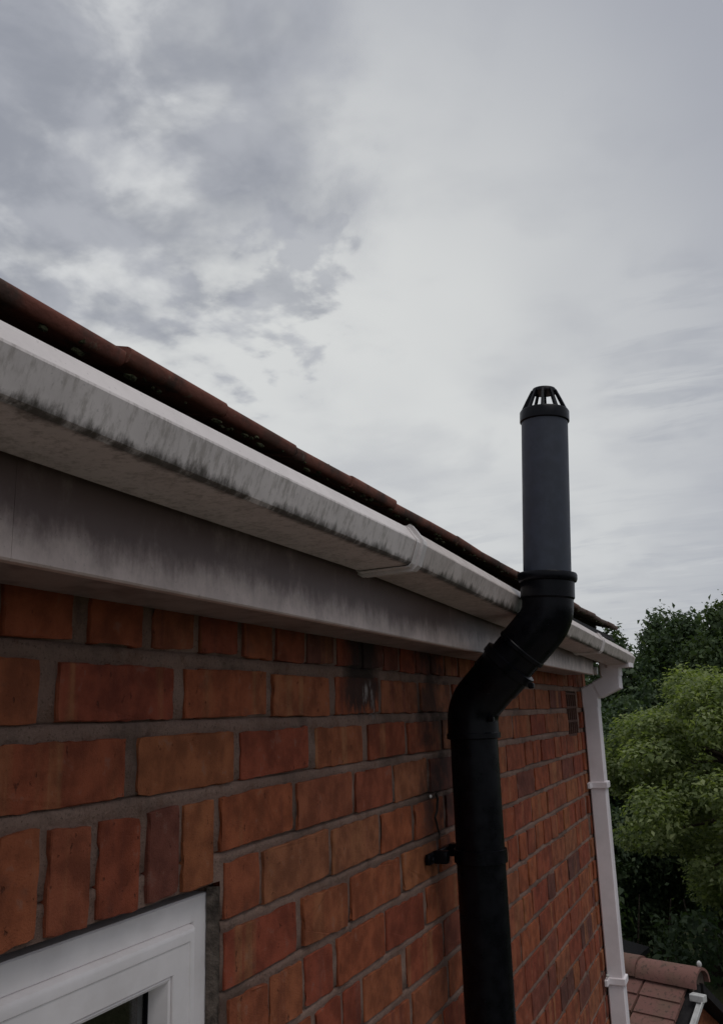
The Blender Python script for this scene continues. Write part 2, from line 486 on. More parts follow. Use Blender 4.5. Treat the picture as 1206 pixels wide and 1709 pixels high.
def extrude_profile(name, prof, ys, mat, parent, dz=None, closed=True, smooth=False):
    """profile in (x,z), extruded along the world Y stations ys; dz(y) lowers it"""
    verts, faces = [], []
    n = len(prof)
    for y in ys:
        o = dz(y) if dz else 0.0
        verts += [(x, y, z + o) for x, z in prof]
    for j in range(len(ys) - 1):
        for i in range(n if closed else n - 1):
            a = j * n + i; b = j * n + (i + 1) % n
            faces.append((a, b, b + n, a + n))
    if closed:
        faces.append(tuple(range(n))[::-1]); faces.append(tuple(range((len(ys) - 1) * n, len(ys) * n)))
    o = obj(name, verts, faces, mat, parent, smooth)
    bm = bmesh.new(); bm.from_mesh(o.data)
    bmesh.ops.recalc_face_normals(bm, faces=bm.faces)
    bm.to_mesh(o.data); bm.free()
    return o

def project(v):
    q = Vector(v) - Vector((CAMX, 0, CAMZ))
    z = q.dot(FW)
    if z < 0.05:
        return None
    return 603 + 1427.6 * q.dot(RT) / z, 854.5 - 1427.6 * q.dot(UP) / z, z

# ------------------------------------------------------------------ ground
NG = 60
gv, gf = [], []
for i in range(NG + 1):
    for j in range(NG + 1):
        x = -300 + 600 * i / NG; y = -200 + 700 * j / NG
        gv.append((x, y, -0.02 + 0.05 * mnoise.noise(Vector((x * .05, y * .05, 0)))))
for i in range(NG):
    for j in range(NG):
        a = i * (NG + 1) + j
        gf.append((a, a + NG + 1, a + NG + 2, a + 1))
lawn = obj('lawn', gv, gf, 'lawn', None, True)
lawn['kind'] = 'structure'
pav = box('paving', 0.02, 6.0, -6, 4.6, -0.1, 0.06, 'paving')
pav['kind'] = 'structure'

# ------------------------------------------------------------------ the house
house = empty('brick_house', 'red brick house with dirty white eaves and terracotta tiled roof', 'house', (0, 0, 0))
YL, YR = -2.6, 3.95
WY0, WY1, WZ0, WZ1 = -0.16, 1.024, CAMZ - 1.30, CAMZ - 0.2075     # window opening
PITCH = 0.0848
J = lambda k: CAMZ - 0.0092 - PITCH * (k - 1)        # bed joint centre under row k
JH = 0.0085

# mortar face: bed joints weather-struck, recessed at the head
rowz = []
hj = lambda k: 0.00975 if k <= 2 else 0.0070
for k in range(-1, 60):
    jb = J(k)
    up_, dn_ = hj(k), hj(k + 1)
    rowz += [(jb + PITCH * .52, -0.0032), (jb + up_ + .002, -0.0045), (jb + up_ - .0002, -0.0095), (jb + up_ - .0024, -0.0036), (jb, -0.0030), (jb - dn_ + .0022, -0.0032), (jb - dn_ - .0004, -0.0045)]
rowz = [(z, x) for z, x in rowz if 0.0 < z < 5.20]
rowz += [(WZ1, -0.004), (WZ0, -0.004), (0.0, -0.006)]
rowz.sort(reverse=True)
ysts = list(np.arange(YL, 0.5, 0.08)) + list(np.arange(0.5, YR, 0.0125)) + [YR]
ysts = sorted(set([round(float(y), 4) for y in ysts if not (abs(y - WY0) < .008 or abs(y - WY1) < .008)] + [WY0, WY1]))
wv, wf = [], []
nz = len(rowz)
for y in ysts:
    for z, x in rowz:
        nn = mnoise.noise(Vector((y * 42, z * 42, 3.1))) * 0.0018 + mnoise.noise(Vector((y * 9, z * 9, 8.0))) * 0.0015
        rec = 0.012 if 3.742 < y < 3.764 else 0
        wv.append((x + nn - rec, y, z + mnoise.noise(Vector((y * 16, round(z / PITCH), 1.7))) * 0.0012))
for i in range(len(ysts) - 1):
    for j in range(nz - 1):
        ym = (ysts[i] + ysts[i + 1]) / 2; zm = (rowz[j][0] + rowz[j + 1][0]) / 2
        if WY0 < ym < WY1 and WZ0 < zm < WZ1 + 0.001:
            continue
        if 3.49 < ym < 3.70 and J(2) - 0.012 < zm < J(0) - 0.02:
            continue
        a = i * nz + j
        wf.append((a, a + 1, a + nz + 1, a + nz))
wall = obj('mortar_wall', wv, wf, 'mortar', house, True)

bm = bmesh.new()
for (y0, y1, z0, z1) in ((YL, WY0, 0, 5.2), (WY1, YR, 0, 5.2), (WY0, WY1, 0, WZ0), (WY0, WY1, WZ1, 5.2)):
    bbox(bm, -0.26, -0.026, y0, y1, z0, z1)
bbox(bm, -6.0, -0.262, YR - 0.25, YR, 0, 5.2)
bbox(bm, -6.0, -0.262, YL, YL + 0.25, 0, 5.2)
bbox(bm, -6.2, -6.003, YL, YR, 0, 5.2)
from_bm('wall_core', bm, 'mortar', house)
bm = bmesh.new()     # the unlit room behind the window
bbox(bm, -3.2, -0.262, -1.2, 2.2, 3.0, 5.17)
rm = from_bm('room', bm, 'plaster', house)
rme = rm.data
bm = bmesh.new(); bm.from_mesh(rme)
bmesh.ops.delete(bm, geom=[f for f in bm.faces if f.normal.x > 0.9], context='FACES')
bmesh.ops.reverse_faces(bm, faces=bm.faces)
bm.to_mesh(rme); bm.free()

# --- bricks
def brick_geo(L, H, seed, depth=0.018, rough=1.0):
    """hand-worn brick front: three rings of perimeter points, rounded and chipped"""
    rr = random.Random(seed)
    st_ = 0.011 if rough >= 1 else 0.02
    nl = max(4, int(L / st_)); nh = max(3, int(H / st_))
    per = []
    for i in range(nl): per.append((-L / 2 + L * i / nl, -H / 2, 0, -1))
    for i in range(nh): per.append((L / 2, -H / 2 + H * i / nh, 1, 0))
    for i in range(nl): per.append((L / 2 - L * i / nl, H / 2, 0, 1))
    for i in range(nh): per.append((-L / 2, H / 2 - H * i / nh, -1, 0))
    n = len(per)
    off = rr.random() * 100
    rings = [[], [], []]
    skew = rr.uniform(-.0012, .0012); tl = rr.uniform(-.0012, .0012)
    for i, (a, b, na, nb) in enumerate(per):
        w = (mnoise.noise(Vector((a * 38 + off, b * 38, off))) * 0.0013 + mnoise.noise(Vector((a * 130 + off, b * 130, off))) * 0.0014) * rough
        chip = max(0, mnoise.noise(Vector((a * 35, b * 35 + off, off * 2))) - 0.17) * 0.017 * rough
        ca = 1.0
        cr = 0.0
        # round the corners
        dx = L / 2 - abs(a); dz = H / 2 - abs(b)
        if dx < 0.008 and dz < 0.008: cr = 0.0010
        sx = (1 if a > 0 else -1); sz = (1 if b > 0 else -1)
        for k, (ins, x) in enumerate(((0.0, -depth), (0.0, -0.0010), (0.0013, 0.0))):
            q = ins + (w if k else 0) + (chip if k else 0)
            aa = a - na * q; bb = b - nb * q
            if k and cr:
                aa -= sx * cr; bb -= sz * cr
            if k == 2:
                # pull in along both axes near corners
                if dx < 0.006: aa = a - sx * (0.0013 + w + cr)
                if dz < 0.006: bb = b - sz * (0.0013 + w + cr)
            xx = x + (tl * sx if k == 2 else 0) + mnoise.noise(Vector((a * 40 + off, b * 40, 5))) * 0.0008
            rings[k].append((xx, aa, bb + skew * a / L * 4))
    verts = rings[0] + rings[1] + rings[2]
    faces = []
    for k in range(2):
        for i in range(n):
            j = (i + 1) % n
            faces.append((k * n + i, k * n + j, (k + 1) * n + j, (k + 1) * n + i))
    faces.append(tuple(range(2 * n, 3 * n)))
    return verts, faces

rows = {
 0: [(0.628, 0.726), (0.752, 0.845), (0.866, 0.953), (0.968, 1.062), (1.077, 1.159), (1.176, 1.266), (1.279, 1.376), (1.396, 1.49), (1.507, 1.600), (1.612, 1.688), (1.701, 1.784), (1.796, 1.883), (1.895, 1.986), (2.0, 2.09)],
 1: [(0.478, 0.681), (0.709, 0.912), (0.935, 1.142), (1.162, 1.357), (1.386, 1.576), (1.594, 1.796), (1.815, 2.022), (2.044, 2.25), (2.27, 2.475)],
 2: [(0.609, 0.821), (0.845, 1.05), (1.069, 1.275), (1.303, 1.494), (1.522, 1.709), (1.730, 1.935), (1.955, 2.16), (2.18, 2.385)],
 3: [(1.019, 1.220), (1.236, 1.44), (1.456, 1.631), (1.647, 1.834), (1.853, 2.057), (2.077, 2.282)],
 4: [(1.032, 1.121), (1.131, 1.34), (1.356, 1.553), (1.567, 1.73), (1.748, 1.93), (1.95, 2.155)],
 5: [(1.032, 1.229), (1.248, 1.409), (1.424, 1.653), (1.673, 1.875), (1.895, 2.1)],
 6: [(1.043, 1.139), (1.149, 1.242), (1.255, 1.351), (1.367, 1.563), (1.577, 1.779), (1.797, 2.009)],
 7: [(1.043, 1.135), (1.150, 1.27), (1.286, 1.375), (1.389, 1.454), (1.469, 1.647), (1.672, 1.88), (1.9, 2.105)],
 8: [(1.04, 1.247), (1.267, 1.45), (1.470, 1.675), (1.695, 1.9), (1.92, 2.125)],
}
lintel = [(0.455, 0.515), (0.528, 0.586), (0.597, 0.633), (0.643, 0.693), (0.707, 0.768), (0.782, 0.853), (0.866, 0.926), (0.936, 1.002)]
VENT = (3.49, 3.70, J(2) - 0.012, J(0) - 0.02)       # air brick

mass_v, mass_f = [], []
nbrick = 0
def add_brick(y0, y1, zc, H, k):
    """one brick of the wall: its own object where the photograph shows it, else part of the brickwork mass"""
    global nbrick
    L = y1 - y0
    yc = (y0 + y1) / 2
    seed = int(yc * 10000) + k * 7919
    rr = random.Random(seed)
    vis = False
    for a, b in ((y0, zc - H / 2), (y1, zc + H / 2), (y0, zc + H / 2), (y1, zc - H / 2)):
        p_ = project((0, a, b))
        if p_ and -60 < p_[0] < 1260 and -60 < p_[1] < 1760:
            vis = True
    near = yc < 2.3 and vis
    x = rr.uniform(-0.0015, 0.0015)
    dz = rr.uniform(-0.002, 0.002)
    if vis:
        v, f = brick_geo(L, H + rr.uniform(-.002, .002), seed, rough=1.0 if near else 0.8)
        o = obj('brick', v, f, 'brick', wall)
        o.location = (x, yc, zc + dz)
        o.rotation_euler.x = rr.uniform(-.006, .006)
        nbrick += 1
    else:
        b0 = len(mass_v)
        a = [( -0.02, y0, zc - H / 2), (-0.02, y1, zc - H / 2), (-0.02, y1, zc + H / 2), (-0.02, y0, zc + H / 2)]
        c = [(x - .002, y0, zc - H / 2), (x - .002, y1, zc - H / 2), (x - .002, y1, zc + H / 2), (x - .002, y0, zc + H / 2)]
        i_ = .004
        e = [(x, y0 + i_, zc - H / 2 + i_), (x, y1 - i_, zc - H / 2 + i_), (x, y1 - i_, zc + H / 2 - i_), (x, y0 + i_, zc + H / 2 - i_)]
        mass_v.extend(a + c + e)
        for r0 in (0, 4):
            for i in range(4):
                j = (i + 1) % 4
                mass_f.append((b0 + r0 + i, b0 + r0 + j, b0 + r0 + 4 + j, b0 + r0 + 4 + i))
        mass_f.append((b0 + 8, b0 + 9, b0 + 10, b0 + 11))

def blocked(y0, y1, zc):
    """cut the span [y0,y1] against window, lintel and air brick"""
    spans = [(y0, y1)]
    cuts = []
    if WZ0 - .02 < zc < WZ1 + .06 and zc < J(3) + PITCH: 
        cuts.append((WY0 - .02, WY1 - .006 if zc > WZ1 else WY1 + 0.004))
    if VENT[2] - .01 < zc < VENT[3] + .01:
        cuts.append((VENT[0] - .008, VENT[1] + .008))
    cuts.append((3.738, 3.768))
    for c0, c1 in cuts:
        ns = []
        for a, b in spans:
            if b <= c0 or a >= c1: ns.append((a, b)); continue
            if a < c0 - .03: ns.append((a, c0))
            if b > c1 + .03: ns.append((c1, b))
        spans = ns
    return spans

for k in range(-1, 59):
    zc = J(k) + PITCH / 2
    if zc < 0.05: break
    H = PITCH - (0.0195 if k <= 2 else 0.0140)
    header = (k % 6 == 0)
    lst = list(rows.get(k, []))
    rr = random.Random(k * 31 + 5)
    step, gap = (0.111, 0.0145) if header else (0.2235, 0.0165)
    if lst:
        y = lst[0][0] - gap
        while y > YL + .05:
            lst.insert(0, (max(y - step + gap, YL), y)); y -= step
    else:
        y = YL + (0.0 if header else rr.choice((0.0, 0.11, 0.055)))
        if y > YL: lst.append((YL, y - gap))
        lst.append((y, y + step - gap))
    y = lst[-1][1] + gap
    while y < YR - 0.04:
        l = step - gap + rr.uniform(-.004, .004)
        if not header and rr.random() < 0.10: l = 0.098
        e = min(y + l + (.004 if y > 2.2 else 0), YR - 0.001)
        lst.append((y, e)); y = e + gap - (.004 if y > 2.2 else 0) + rr.uniform(-.002, .003)
    for a, b in lst:
        if k == 3 and a < 1.01: continue
        for s0, s1 in blocked(a, b, zc):
            if s1 - s0 > 0.03:
                add_brick(s0, s1, zc, H, k)
# brick-on-edge lintel over the window
y = lintel[0][0] - .012
while y > WY0 - .03:
    lintel.insert(0, (y - .062, y)); y -= .074
zt = J(2) - 0.0085; zb = WZ1 + 0.0005
for a, b in lintel:
    add_brick(a, b, (zt + zb) / 2, zt - zb - 0.002, 99)
bmass = obj('brickwork', mass_v, mass_f, 'brick_mass', wall)
bmass['kind'] = 'stuff'
print('bricks in view', nbrick)

# air brick: dark terracotta grille near the corner
y0, y1, z0, z1 = VENT
ab = box('air_brick', -0.02, -0.016, y0, y1, z0, z1, 'felt', house)
bm = bmesh.new()
for i in range(4):
    zz0 = z0 + (z1 - z0) * i / 3.0
    bbox(bm, -0.0155, -0.001, y0, y1, zz0 - .005, zz0 + .005, .0015)
for i in range(6):
    yy0 = y0 + (y1 - y0) * i / 5.0
    bbox(bm, -0.0155, -0.0025, yy0 - .006, yy0 + .006, z0, z1, .0015)
from_bm('grille', bm, 'air_brick', ab)

# small snail-white speck and a dead creeper stem by the pipe
sn = bmesh.new()
bmesh.ops.create_icosphere(sn, subdivisions=2, radius=0.005, matrix=Matrix.Translation((0.002, 1.842, CAMZ - 0.178)) @ Matrix.Diagonal((.6, 1, .8, 1)))
from_bm('lime_speck', sn, 'lime', house, True)
stem = [(0.004, 1.872 + .01 * math.sin(i * 1.1) + .004 * math.sin(i * 2.7), CAMZ - 0.175 - i * 0.012) for i in range(9)]
tube('dead_stem', stem, [0.003 - 0.00015 * i for i in range(9)], 'wood_dark', house, 6)

# ------------------------------------------------------------------ window
win = box('window', -0.072, -0.068, WY0 + .01, WY1 - .03, WZ0, WZ1 - .02, 'silicone', house)   # seal behind the frame
win.data.materials[0] = M['silicone']
bm = bmesh.new(); bm.from_mesh(win.data)
bmesh.ops.delete(bm, geom=list(bm.verts), context='VERTS')
FX = -0.022          # outer face of the fixed frame
fy0, fy1, fz0, fz1 = WY0 + .012, WY1 - 0.002, WZ0 + .02, CAMZ - 0.2205
def ring(bm, y0, y1, z0, z1, prof):
    """mitred rectangular frame: prof = list of (inset, x)"""
    loops = []
    for ins, x in prof:
        loops.append([bm.verts.new((x, a, b)) for a, b in ((y0 + ins, z0 + ins), (y1 - ins, z0 + ins), (y1 - ins, z1 - ins), (y0 + ins, z1 - ins))])
    for A, B in zip(loops, loops[1:]):
        for i in range(4):
            j = (i + 1) % 4
            bm.faces.new((A[i], A[j], B[j], B[i]))
    A, B = loops[-1], loops[0]
    for i in range(4):
        j = (i + 1) % 4
        bm.faces.new((A[i], A[j], B[j], B[i]))
ring(bm, fy0, fy1, fz0, fz1, [(0, -0.085), (0, FX - .002), (0.002, FX), (0.030, FX), (0.033, FX - .004), (0.060, FX - .004), (0.060, -0.085)])
bmesh.ops.recalc_face_normals(bm, faces=bm.faces)
bm.to_mesh(win.data); bm.free()
win.data.materials[0] = M['upvc_window']
win['label'] = 'white plastic casement window under the brick lintel'
bm = bmesh.new()
sy0, sy1, sz0, sz1 = fy0 + .0315, fy1 - .0375, fz0 + .0315, fz1 - .0315
ring(bm, sy0, sy1, sz0, sz1, [(0, FX - .003), (0.0005, FX + .004), (0.003, FX + .009), (0.007, FX + .0115), (0.012, FX + .0125), (0.0155, FX + .012), (0.0165, FX + .0105), (0.046, FX + .0095), (0.047, FX + .0085), (0.047, FX - .026), (0.03, FX - .026)])
from_bm('sash', bm, 'upvc_window', win, True, 25)
bm = bmesh.new()
ring(bm, sy0 + .0475, sy1 - .0475, sz0 + .0475, sz1 - .0475, [(0, FX - .026), (0, FX + .006), (0.002, FX + .0075), (0.005, FX + .006), (0.011, FX - .008), (0.0125, FX - .016), (0.0125, FX - .026)])
from_bm('glazing_bead', bm, 'upvc_window', win, True, 30)
bm = bmesh.new()
ring(bm, sy0 + .0595, sy1 - .0595, sz0 + .0595, sz1 - .0595, [(0, FX - .025), (0, FX - .0165), (0.003, FX - .018), (0.0035, FX - .025)])
from_bm('gasket', bm, 'black', win)
box('pane', FX - .024, FX - .020, sy0 + .05, sy1 - .05, sz0 + .05, sz1 - .05, 'glass', win)
box('sill', -0.06, 0.035, WY0 - .03, WY1 + .03, WZ0 - .022, WZ0 + .018, 'upvc_window', win, .004)
# rough mortar/sealant fillet in the reveal, right of the frame
bm = bmesh.new()
zs = np.arange(WZ0, WZ1 - 0.004, 0.006)
prev = None
for z in zs:
    a = mnoise.noise(Vector((z * 60, 1, 2))) * .0022; b = mnoise.noise(Vector((z * 90, 5, 2))) * .002
    r_ = [bm.verts.new((FX + .0015 + a * .5, WY1 - .006 + b, z)), bm.verts.new((FX + .006 + b, WY1 - .003 + a, z)), bm.verts.new((FX + .012 + a, WY1 - .001 + b, z)), bm.verts.new((-.004 + a, WY1 + .001 + a, z))]
    if prev:
        for i in range(3):
            bm.faces.new((prev[i], prev[i + 1], r_[i + 1], r_[i]))
    prev = r_
from_bm('reveal_fillet', bm, 'silicone', house, True)

# ------------------------------------------------------------------ eaves: soffit, fascia boards, roof
FXF = 0.117
ez = lambda y: -0.0035 * (y - 0.5)
FY1 = 3.47
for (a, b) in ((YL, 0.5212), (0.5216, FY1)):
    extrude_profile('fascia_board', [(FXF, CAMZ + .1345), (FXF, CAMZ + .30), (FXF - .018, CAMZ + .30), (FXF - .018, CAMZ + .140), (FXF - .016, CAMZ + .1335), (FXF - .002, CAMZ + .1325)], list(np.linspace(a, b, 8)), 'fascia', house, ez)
for (a, b) in ((YL, 1.9), (1.902, FY1)):
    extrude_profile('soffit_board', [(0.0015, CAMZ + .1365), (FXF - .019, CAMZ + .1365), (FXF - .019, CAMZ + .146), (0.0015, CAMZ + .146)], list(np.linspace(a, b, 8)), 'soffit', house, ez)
bm = bmesh.new()
bbox(bm, -0.26, FXF - .0185, YL, YR - .02, CAMZ + .2005, CAMZ + .295)
from_bm('wall_plate', bm, 'wood_dark', house)

box('eaves_end_board', 0.004, 0.098, FY1 - .012, FY1 - .002, CAMZ + .137, CAMZ + .29, 'soffit', house)
box('rafter_foot', -0.02, 0.095, FY1 + .02, YR - .03, CAMZ + .19, CAMZ + .29, 'wood_dark', house)
# roof: deck, felt drip, tile courses
roof = bpy.data.objects.new('roof', None); link(roof, house)
TP = R(19.0)
EX, EZ = 0.168, CAMZ + 0.3215        # lower front edge of the first visible course
def roof_pt(s, h):
    """s metres up the slope from the eaves edge, h above the bed"""
    return EX - s * math.cos(TP) - h * math.sin(TP) * -0.0, EZ + s * math.sin(TP) + h
RY0, RY1 = YL, 3.875
# deck down both slopes to a ridge
sl_ = 3.35
xr, zr = roof_pt(sl_, 0)
extrude_profile('roof_deck', [(EX - .07, EZ - .022 + .02), (xr, zr - .022), (xr - 3.3, EZ - .05), (xr - 3.3, EZ - .09), (xr, zr - .10), (EX - .07, EZ - .045)], [RY0, RY1 - .03], 'felt', roof)
extrude_profile('eaves_felt', [(EX - .02, EZ - .026), (EX - .10, EZ - .005), (EX - .10, EZ - .011), (EX - .018, EZ - .034), (EX - .012, EZ - .05), (EX - .0095, EZ - .0495)], list(np.linspace(RY0, RY1 - .02, 30)), 'felt', roof, lambda y: mnoise.noise(Vector((y * 5, 0, 0))) * .004)
TW = 0.168
def tile_geo(W, L, T, nose=True, n=5):
    """tile, local: x down the slope to 0 at the nose, y across, z thickness; bull-nosed front"""
    prof = [(-L, 0), (-L, T)]
    r_ = T * .36
    for c0, c1, a0 in ((-r_, T - r_, math.pi / 2), (-r_, r_, 0.0)):
        for i in range(4):
            a = a0 - math.pi / 2 * i / 3
            prof.append((c0 + math.cos(a) * r_, c1 + math.sin(a) * r_))
    verts, faces = [], []
    for y in (-W / 2, W / 2):
        verts += [(x, y, z) for x, z in prof]
    k = len(prof)
    for i in range(k):
        j = (i + 1) % k
        faces.append((i, i + k, j + k, j))
    faces.append(tuple(range(k))); faces.append(tuple(range(k, 2 * k))[::-1])
    return verts, faces
def tile_mesh(name, W, L, T):
    me = bpy.data.meshes.new(name)
    v, f = tile_geo(W, L, T)
    me.from_pydata(v, [], f); me.materials.append(M['tile'])
    me.polygons.foreach_set('use_smooth', [True] * len(me.polygons))
    try: me.set_sharp_from_angle(angle=R(40))
    except Exception: pass
    return me
tmesh = tile_mesh('tile', TW - 0.003, 0.265, 0.0165)
GAUGE = 0.115
rr = random.Random(3)
for c in range(0, 4):
    y = RY0 + (TW / 2 if c % 2 else 0)
    while y < RY1 - 0.02:
        o = bpy.data.objects.new('tile', tmesh)
        link(o, roof)
        x, z = roof_pt(c * GAUGE, 0)
        o.location = (x + rr.uniform(-.006, .004) , min(y + TW / 2, RY1 - TW / 2 + .004), z + c * 0.004 + rr.uniform(-.0014, .0014))
        o.rotation_euler = (rr.uniform(-.018, .018), TP - R(3.5) + (rr.uniform(-.01, .01)), rr.uniform(-.012, .012))
        y += TW
# under-eaves course, set back
for i in range(int((RY1 - RY0) / TW)):
    o = bpy.data.objects.new('tile', tmesh); link(o, roof)
    o.location = (EX - .085 + rr.uniform(-.005, .005), RY0 + TW * (i + 1.0), EZ + .0075 + rr.uniform(-.001, .001))
    o.rotation_euler = (0, TP - R(1), rr.uniform(-.01, .01))
# upper courses, out of sight behind the eaves: one piece
vv, ff = [], []
nose = tile_geo(RY1 - RY0, 0.265, 0.018)
for c in range(4, 28):
    x, z = roof_pt(c * GAUGE, 0)
    b0 = len(vv); ca, sa = math.cos(TP), math.sin(TP)
    vv += [(x + q[0] * ca, (RY0 + RY1) / 2 + q[1], z - q[0] * sa + q[2]) for q in nose[0]]
    ff += [tuple(b0 + i for i in f) for f in nose[1]]
up = obj('upper_tiles', vv, ff, 'tile', roof); up['kind'] = 'stuff'
# moss tufts along the tile bed
rr = random.Random(12)
bm = bmesh.new()
for i in range(150):
    y = rr.uniform(0.4, 3.8)
    r_ = rr.uniform(.0012, .0042)
    bmesh.ops.create_icosphere(bm, subdivisions=1, radius=r_, matrix=Matrix.Translation((EX - .004 + rr.uniform(-.006, .004), y, EZ + rr.uniform(-.006, .001) + (0.017 if rr.random() < .12 else 0))) @ Matrix.Diagonal((1, rr.uniform(.8, 2.6), .7, 1)))
for v in bm.verts:
    v.co += Vector((rr.uniform(-1, 1), rr.uniform(-1, 1), rr.uniform(-1, 1))) * .0008
ms = from_bm('moss', bm, 'moss', roof); ms['kind'] = 'stuff'

# ------------------------------------------------------------------ gutter
gut = empty('gutter', 'grimy white square plastic gutter running along the eaves above the brick wall', 'gutter', (0.117, 1.2, CAMZ + .22))
def gl(o):      # keep world placement under an Empty that is not at the origin
    o.location = o.location - Vector(gut.location); return o
outer = [(0.1205, CAMZ + .288), (0.1205, CAMZ + .222), (0.124, CAMZ + .2185), (0.207, CAMZ + .2200), (0.2115, CAMZ + .2235), (0.2225, CAMZ + .2550), (0.2220, CAMZ + .2575), (0.2065, CAMZ + .2795), (0.2045, CAMZ + .2805)]
inner = [(0.2035, CAMZ + .278), (0.2180, CAMZ + .2565), (0.209, CAMZ + .2265), (0.206, CAMZ + .2230), (0.126, CAMZ + .2215), (0.1235, CAMZ + .2235), (0.1235, CAMZ + .288)]
GJ = 1.235
GE = 3.95
fall = lambda y: -0.019 * max(0, y - GJ)
gz = lambda y: fall(y) + 0.0012 * math.sin(y * 2.3) + 0.0008 * math.sin(y * 5.1 + 1)
gl(extrude_profile('gutter_length', outer + inner, list(np.linspace(YL, GJ, 40)), 'gutter', gut, gz))
gl(extrude_profile('gutter_length', outer + inner, list(np.linspace(GJ + .002, GE, 30)), 'gutter_far', gut, gz))
def off(prof, d):
    out = []
    cx, cz = 0.165, CAMZ + .262
    for i, (x, z) in enumerate(prof):
        a = Vector(prof[max(i - 1, 0)]); b = Vector(prof[min(i + 1, len(prof) - 1)])
        t = (b - a).normalized(); n = Vector((t.y, -t.x))
        if n.dot(Vector((x - cx, z - cz))) < 0: n = -n
        out.append((x + n.x * d, z + n.y * d))
    return out
def clip(y, w, d, name='union_clip', mat='gutter_clip'):
    o1 = off(outer[1:], d); i1 = off(outer[1:], 0.0006)
    pr = o1 + [(0.200, CAMZ + .281 + d * .4), (0.2005, CAMZ + .2795)] + i1[::-1]
    return gl(extrude_profile(name, pr, [y - w / 2, y - w / 2 + .002, y + w / 2 - .002, y + w / 2], mat, gut, fall, smooth=False))
clip(GJ - .004, 0.007, 0.0075)
clip(GJ + .010, 0.010, 0.0055)
clip(GJ - .006, 0.030, 0.0022, 'union_bracket')
clip(3.07, 0.014, 0.006)
clip(3.07, 0.05, 0.003, 'support_bracket')
pr = [(x, z) for x, z in off(outer, .002)]
gl(extrude_profile('stop_end', pr, [GE - .012, GE + .004], 'gutter', gut, fall))

# ------------------------------------------------------------------ downpipe
DX, DY = 0.037, 3.85
dp = empty('downpipe', 'square white plastic rainwater downpipe at the far corner of the brick wall', 'downpipe', (DX, DY, 0.06))
def dl(o):
    o.location = o.location - Vector(dp.location); return o
def sq_tube(name, pts, hw, mat='downpipe'):
    """square pipe through pts in the XZ plane at y=DY"""
    bm = bmesh.new(); rings = []
    for i, q in enumerate(pts):
        q = Vector(q)
        d1 = (Vector(pts[min(i + 1, len(pts) - 1)]) - Vector(pts[max(i - 1, 0)])).normalized()
        n = Vector((0, 1, 0)).cross(d1)
        s = hw
        if 0 < i < len(pts) - 1:
            u1 = (q - Vector(pts[i - 1])).normalized(); u2 = (Vector(pts[i + 1]) - q).normalized()
            n = n / max(.6, math.sqrt((1 + u1.dot(u2)) / 2))
            d1 = (u1 + u2).normalized()
            n = Vector((0, 1, 0)).cross(d1) * n.length
        ring_ = []
        for a, b in ((-1, -.86), (-.86, -1), (.86, -1), (1, -.86), (1, .86), (.86, 1), (-.86, 1), (-1, .86)):
            ring_.append(bm.verts.new(q + n * a * s + Vector((0, b * s, 0))))
        rings.append(ring_)
    for A, B in zip(rings, rings[1:]):
        for i in range(8):
            bm.faces.new((A[i], A[(i + 1) % 8], B[(i + 1) % 8], B[i]))
    bm.faces.new(rings[0]); bm.faces.new(rings[-1][::-1])
    return dl(from_bm(name, bm, mat, dp))
sq_tube('pipe_shaft', [(DX, DY, .07), (DX, DY, CAMZ + .045)], .0325)
sq_tube('offset_shoe', [(DX, DY, CAMZ + .000), (DX, DY, CAMZ + .058), (.085, DY, CAMZ + .078)], .0352)
sq_tube('outlet_elbow', [(.068, DY, CAMZ + .0710), (.130, DY, CAMZ + .0985), (.130, DY, CAMZ + .178)], .0385)
sq_tube('outlet', [(.130, DY, CAMZ + .128), (.130, DY, CAMZ + .19)], .0420)
sq_tube('outlet_flange', [(.168, DY, CAMZ + .160), (.168, DY, CAMZ + .178)], .052)
for z in (CAMZ - .318, CAMZ - 1.065, CAMZ - 2.4, CAMZ - 3.9):
    bm = bmesh.new()
    bbox(bm, 0.0005, .0775, DY - .040, DY + .040, z - .013, z + .013, .003)
    bbox(bm, 0.0005, .014, DY - .075, DY + .075, z - .012, z + .012, .003)
    dl(from_bm('pipe_clip', bm, 'downpipe', dp))
bm = bmesh.new()
bmesh.ops.create_icosphere(bm, subdivisions=2, radius=.007, matrix=Matrix.Translation((.012, DY - .055, CAMZ - 1.04)))
dl(from_bm('screw_cap', bm, 'white_trim', dp, True))
# round rodding stub under the eaves end
bm = bmesh.new()
sweep(bm, [(FXF - .03, FY1 + .02, CAMZ + .140), (FXF + .012, FY1 + .02, CAMZ + .138)], [.014, .016], 16)
dl(from_bm('eaves_stub', bm, 'white_trim', dp, True, 35))

# ------------------------------------------------------------------ soil vent pipe
SY = 1.88
KR = 0.945
sp = empty('soil_vent_pipe', 'black plastic soil vent pipe offset round the gutter with a caged cowl on top', 'vent pipe', (0.0954, SY, 0.06))
def spl(o):
    o.location = o.location - Vector(sp.location); return o
A0 = Vector((0.0954, SY, 0.07))
C1 = Vector((0.0954, SY, CAMZ + 0.008))
LEAN = R(3.6)
C2 = Vector((0.279, SY, CAMZ + 0.192))
UD = Vector((math.sin(LEAN), 0, math.cos(LEAN)))
SD = (C2 - C1).normalized()
def arc(c, d_in, d_out, r, n=10):
    """fillet points at corner c between incoming and outgoing directions"""
    ang = math.acos(max(-1, min(1, d_in.dot(d_out))))
    t = r * math.tan(ang / 2)
    p0 = c - d_in * t; p1 = c + d_out * t
    axis = (d_out - d_in).normalized()
    cc = c + axis * (r / math.cos(ang / 2))
    out = []
    for i in range(n + 1):
        f = i / n
        v = (p0 - cc)
        rot = Matrix.Rotation(ang * f, 3, d_in.cross(d_out).normalized())
        out.append(cc + rot @ v)
    return out
Z = Vector((0, 0, 1))
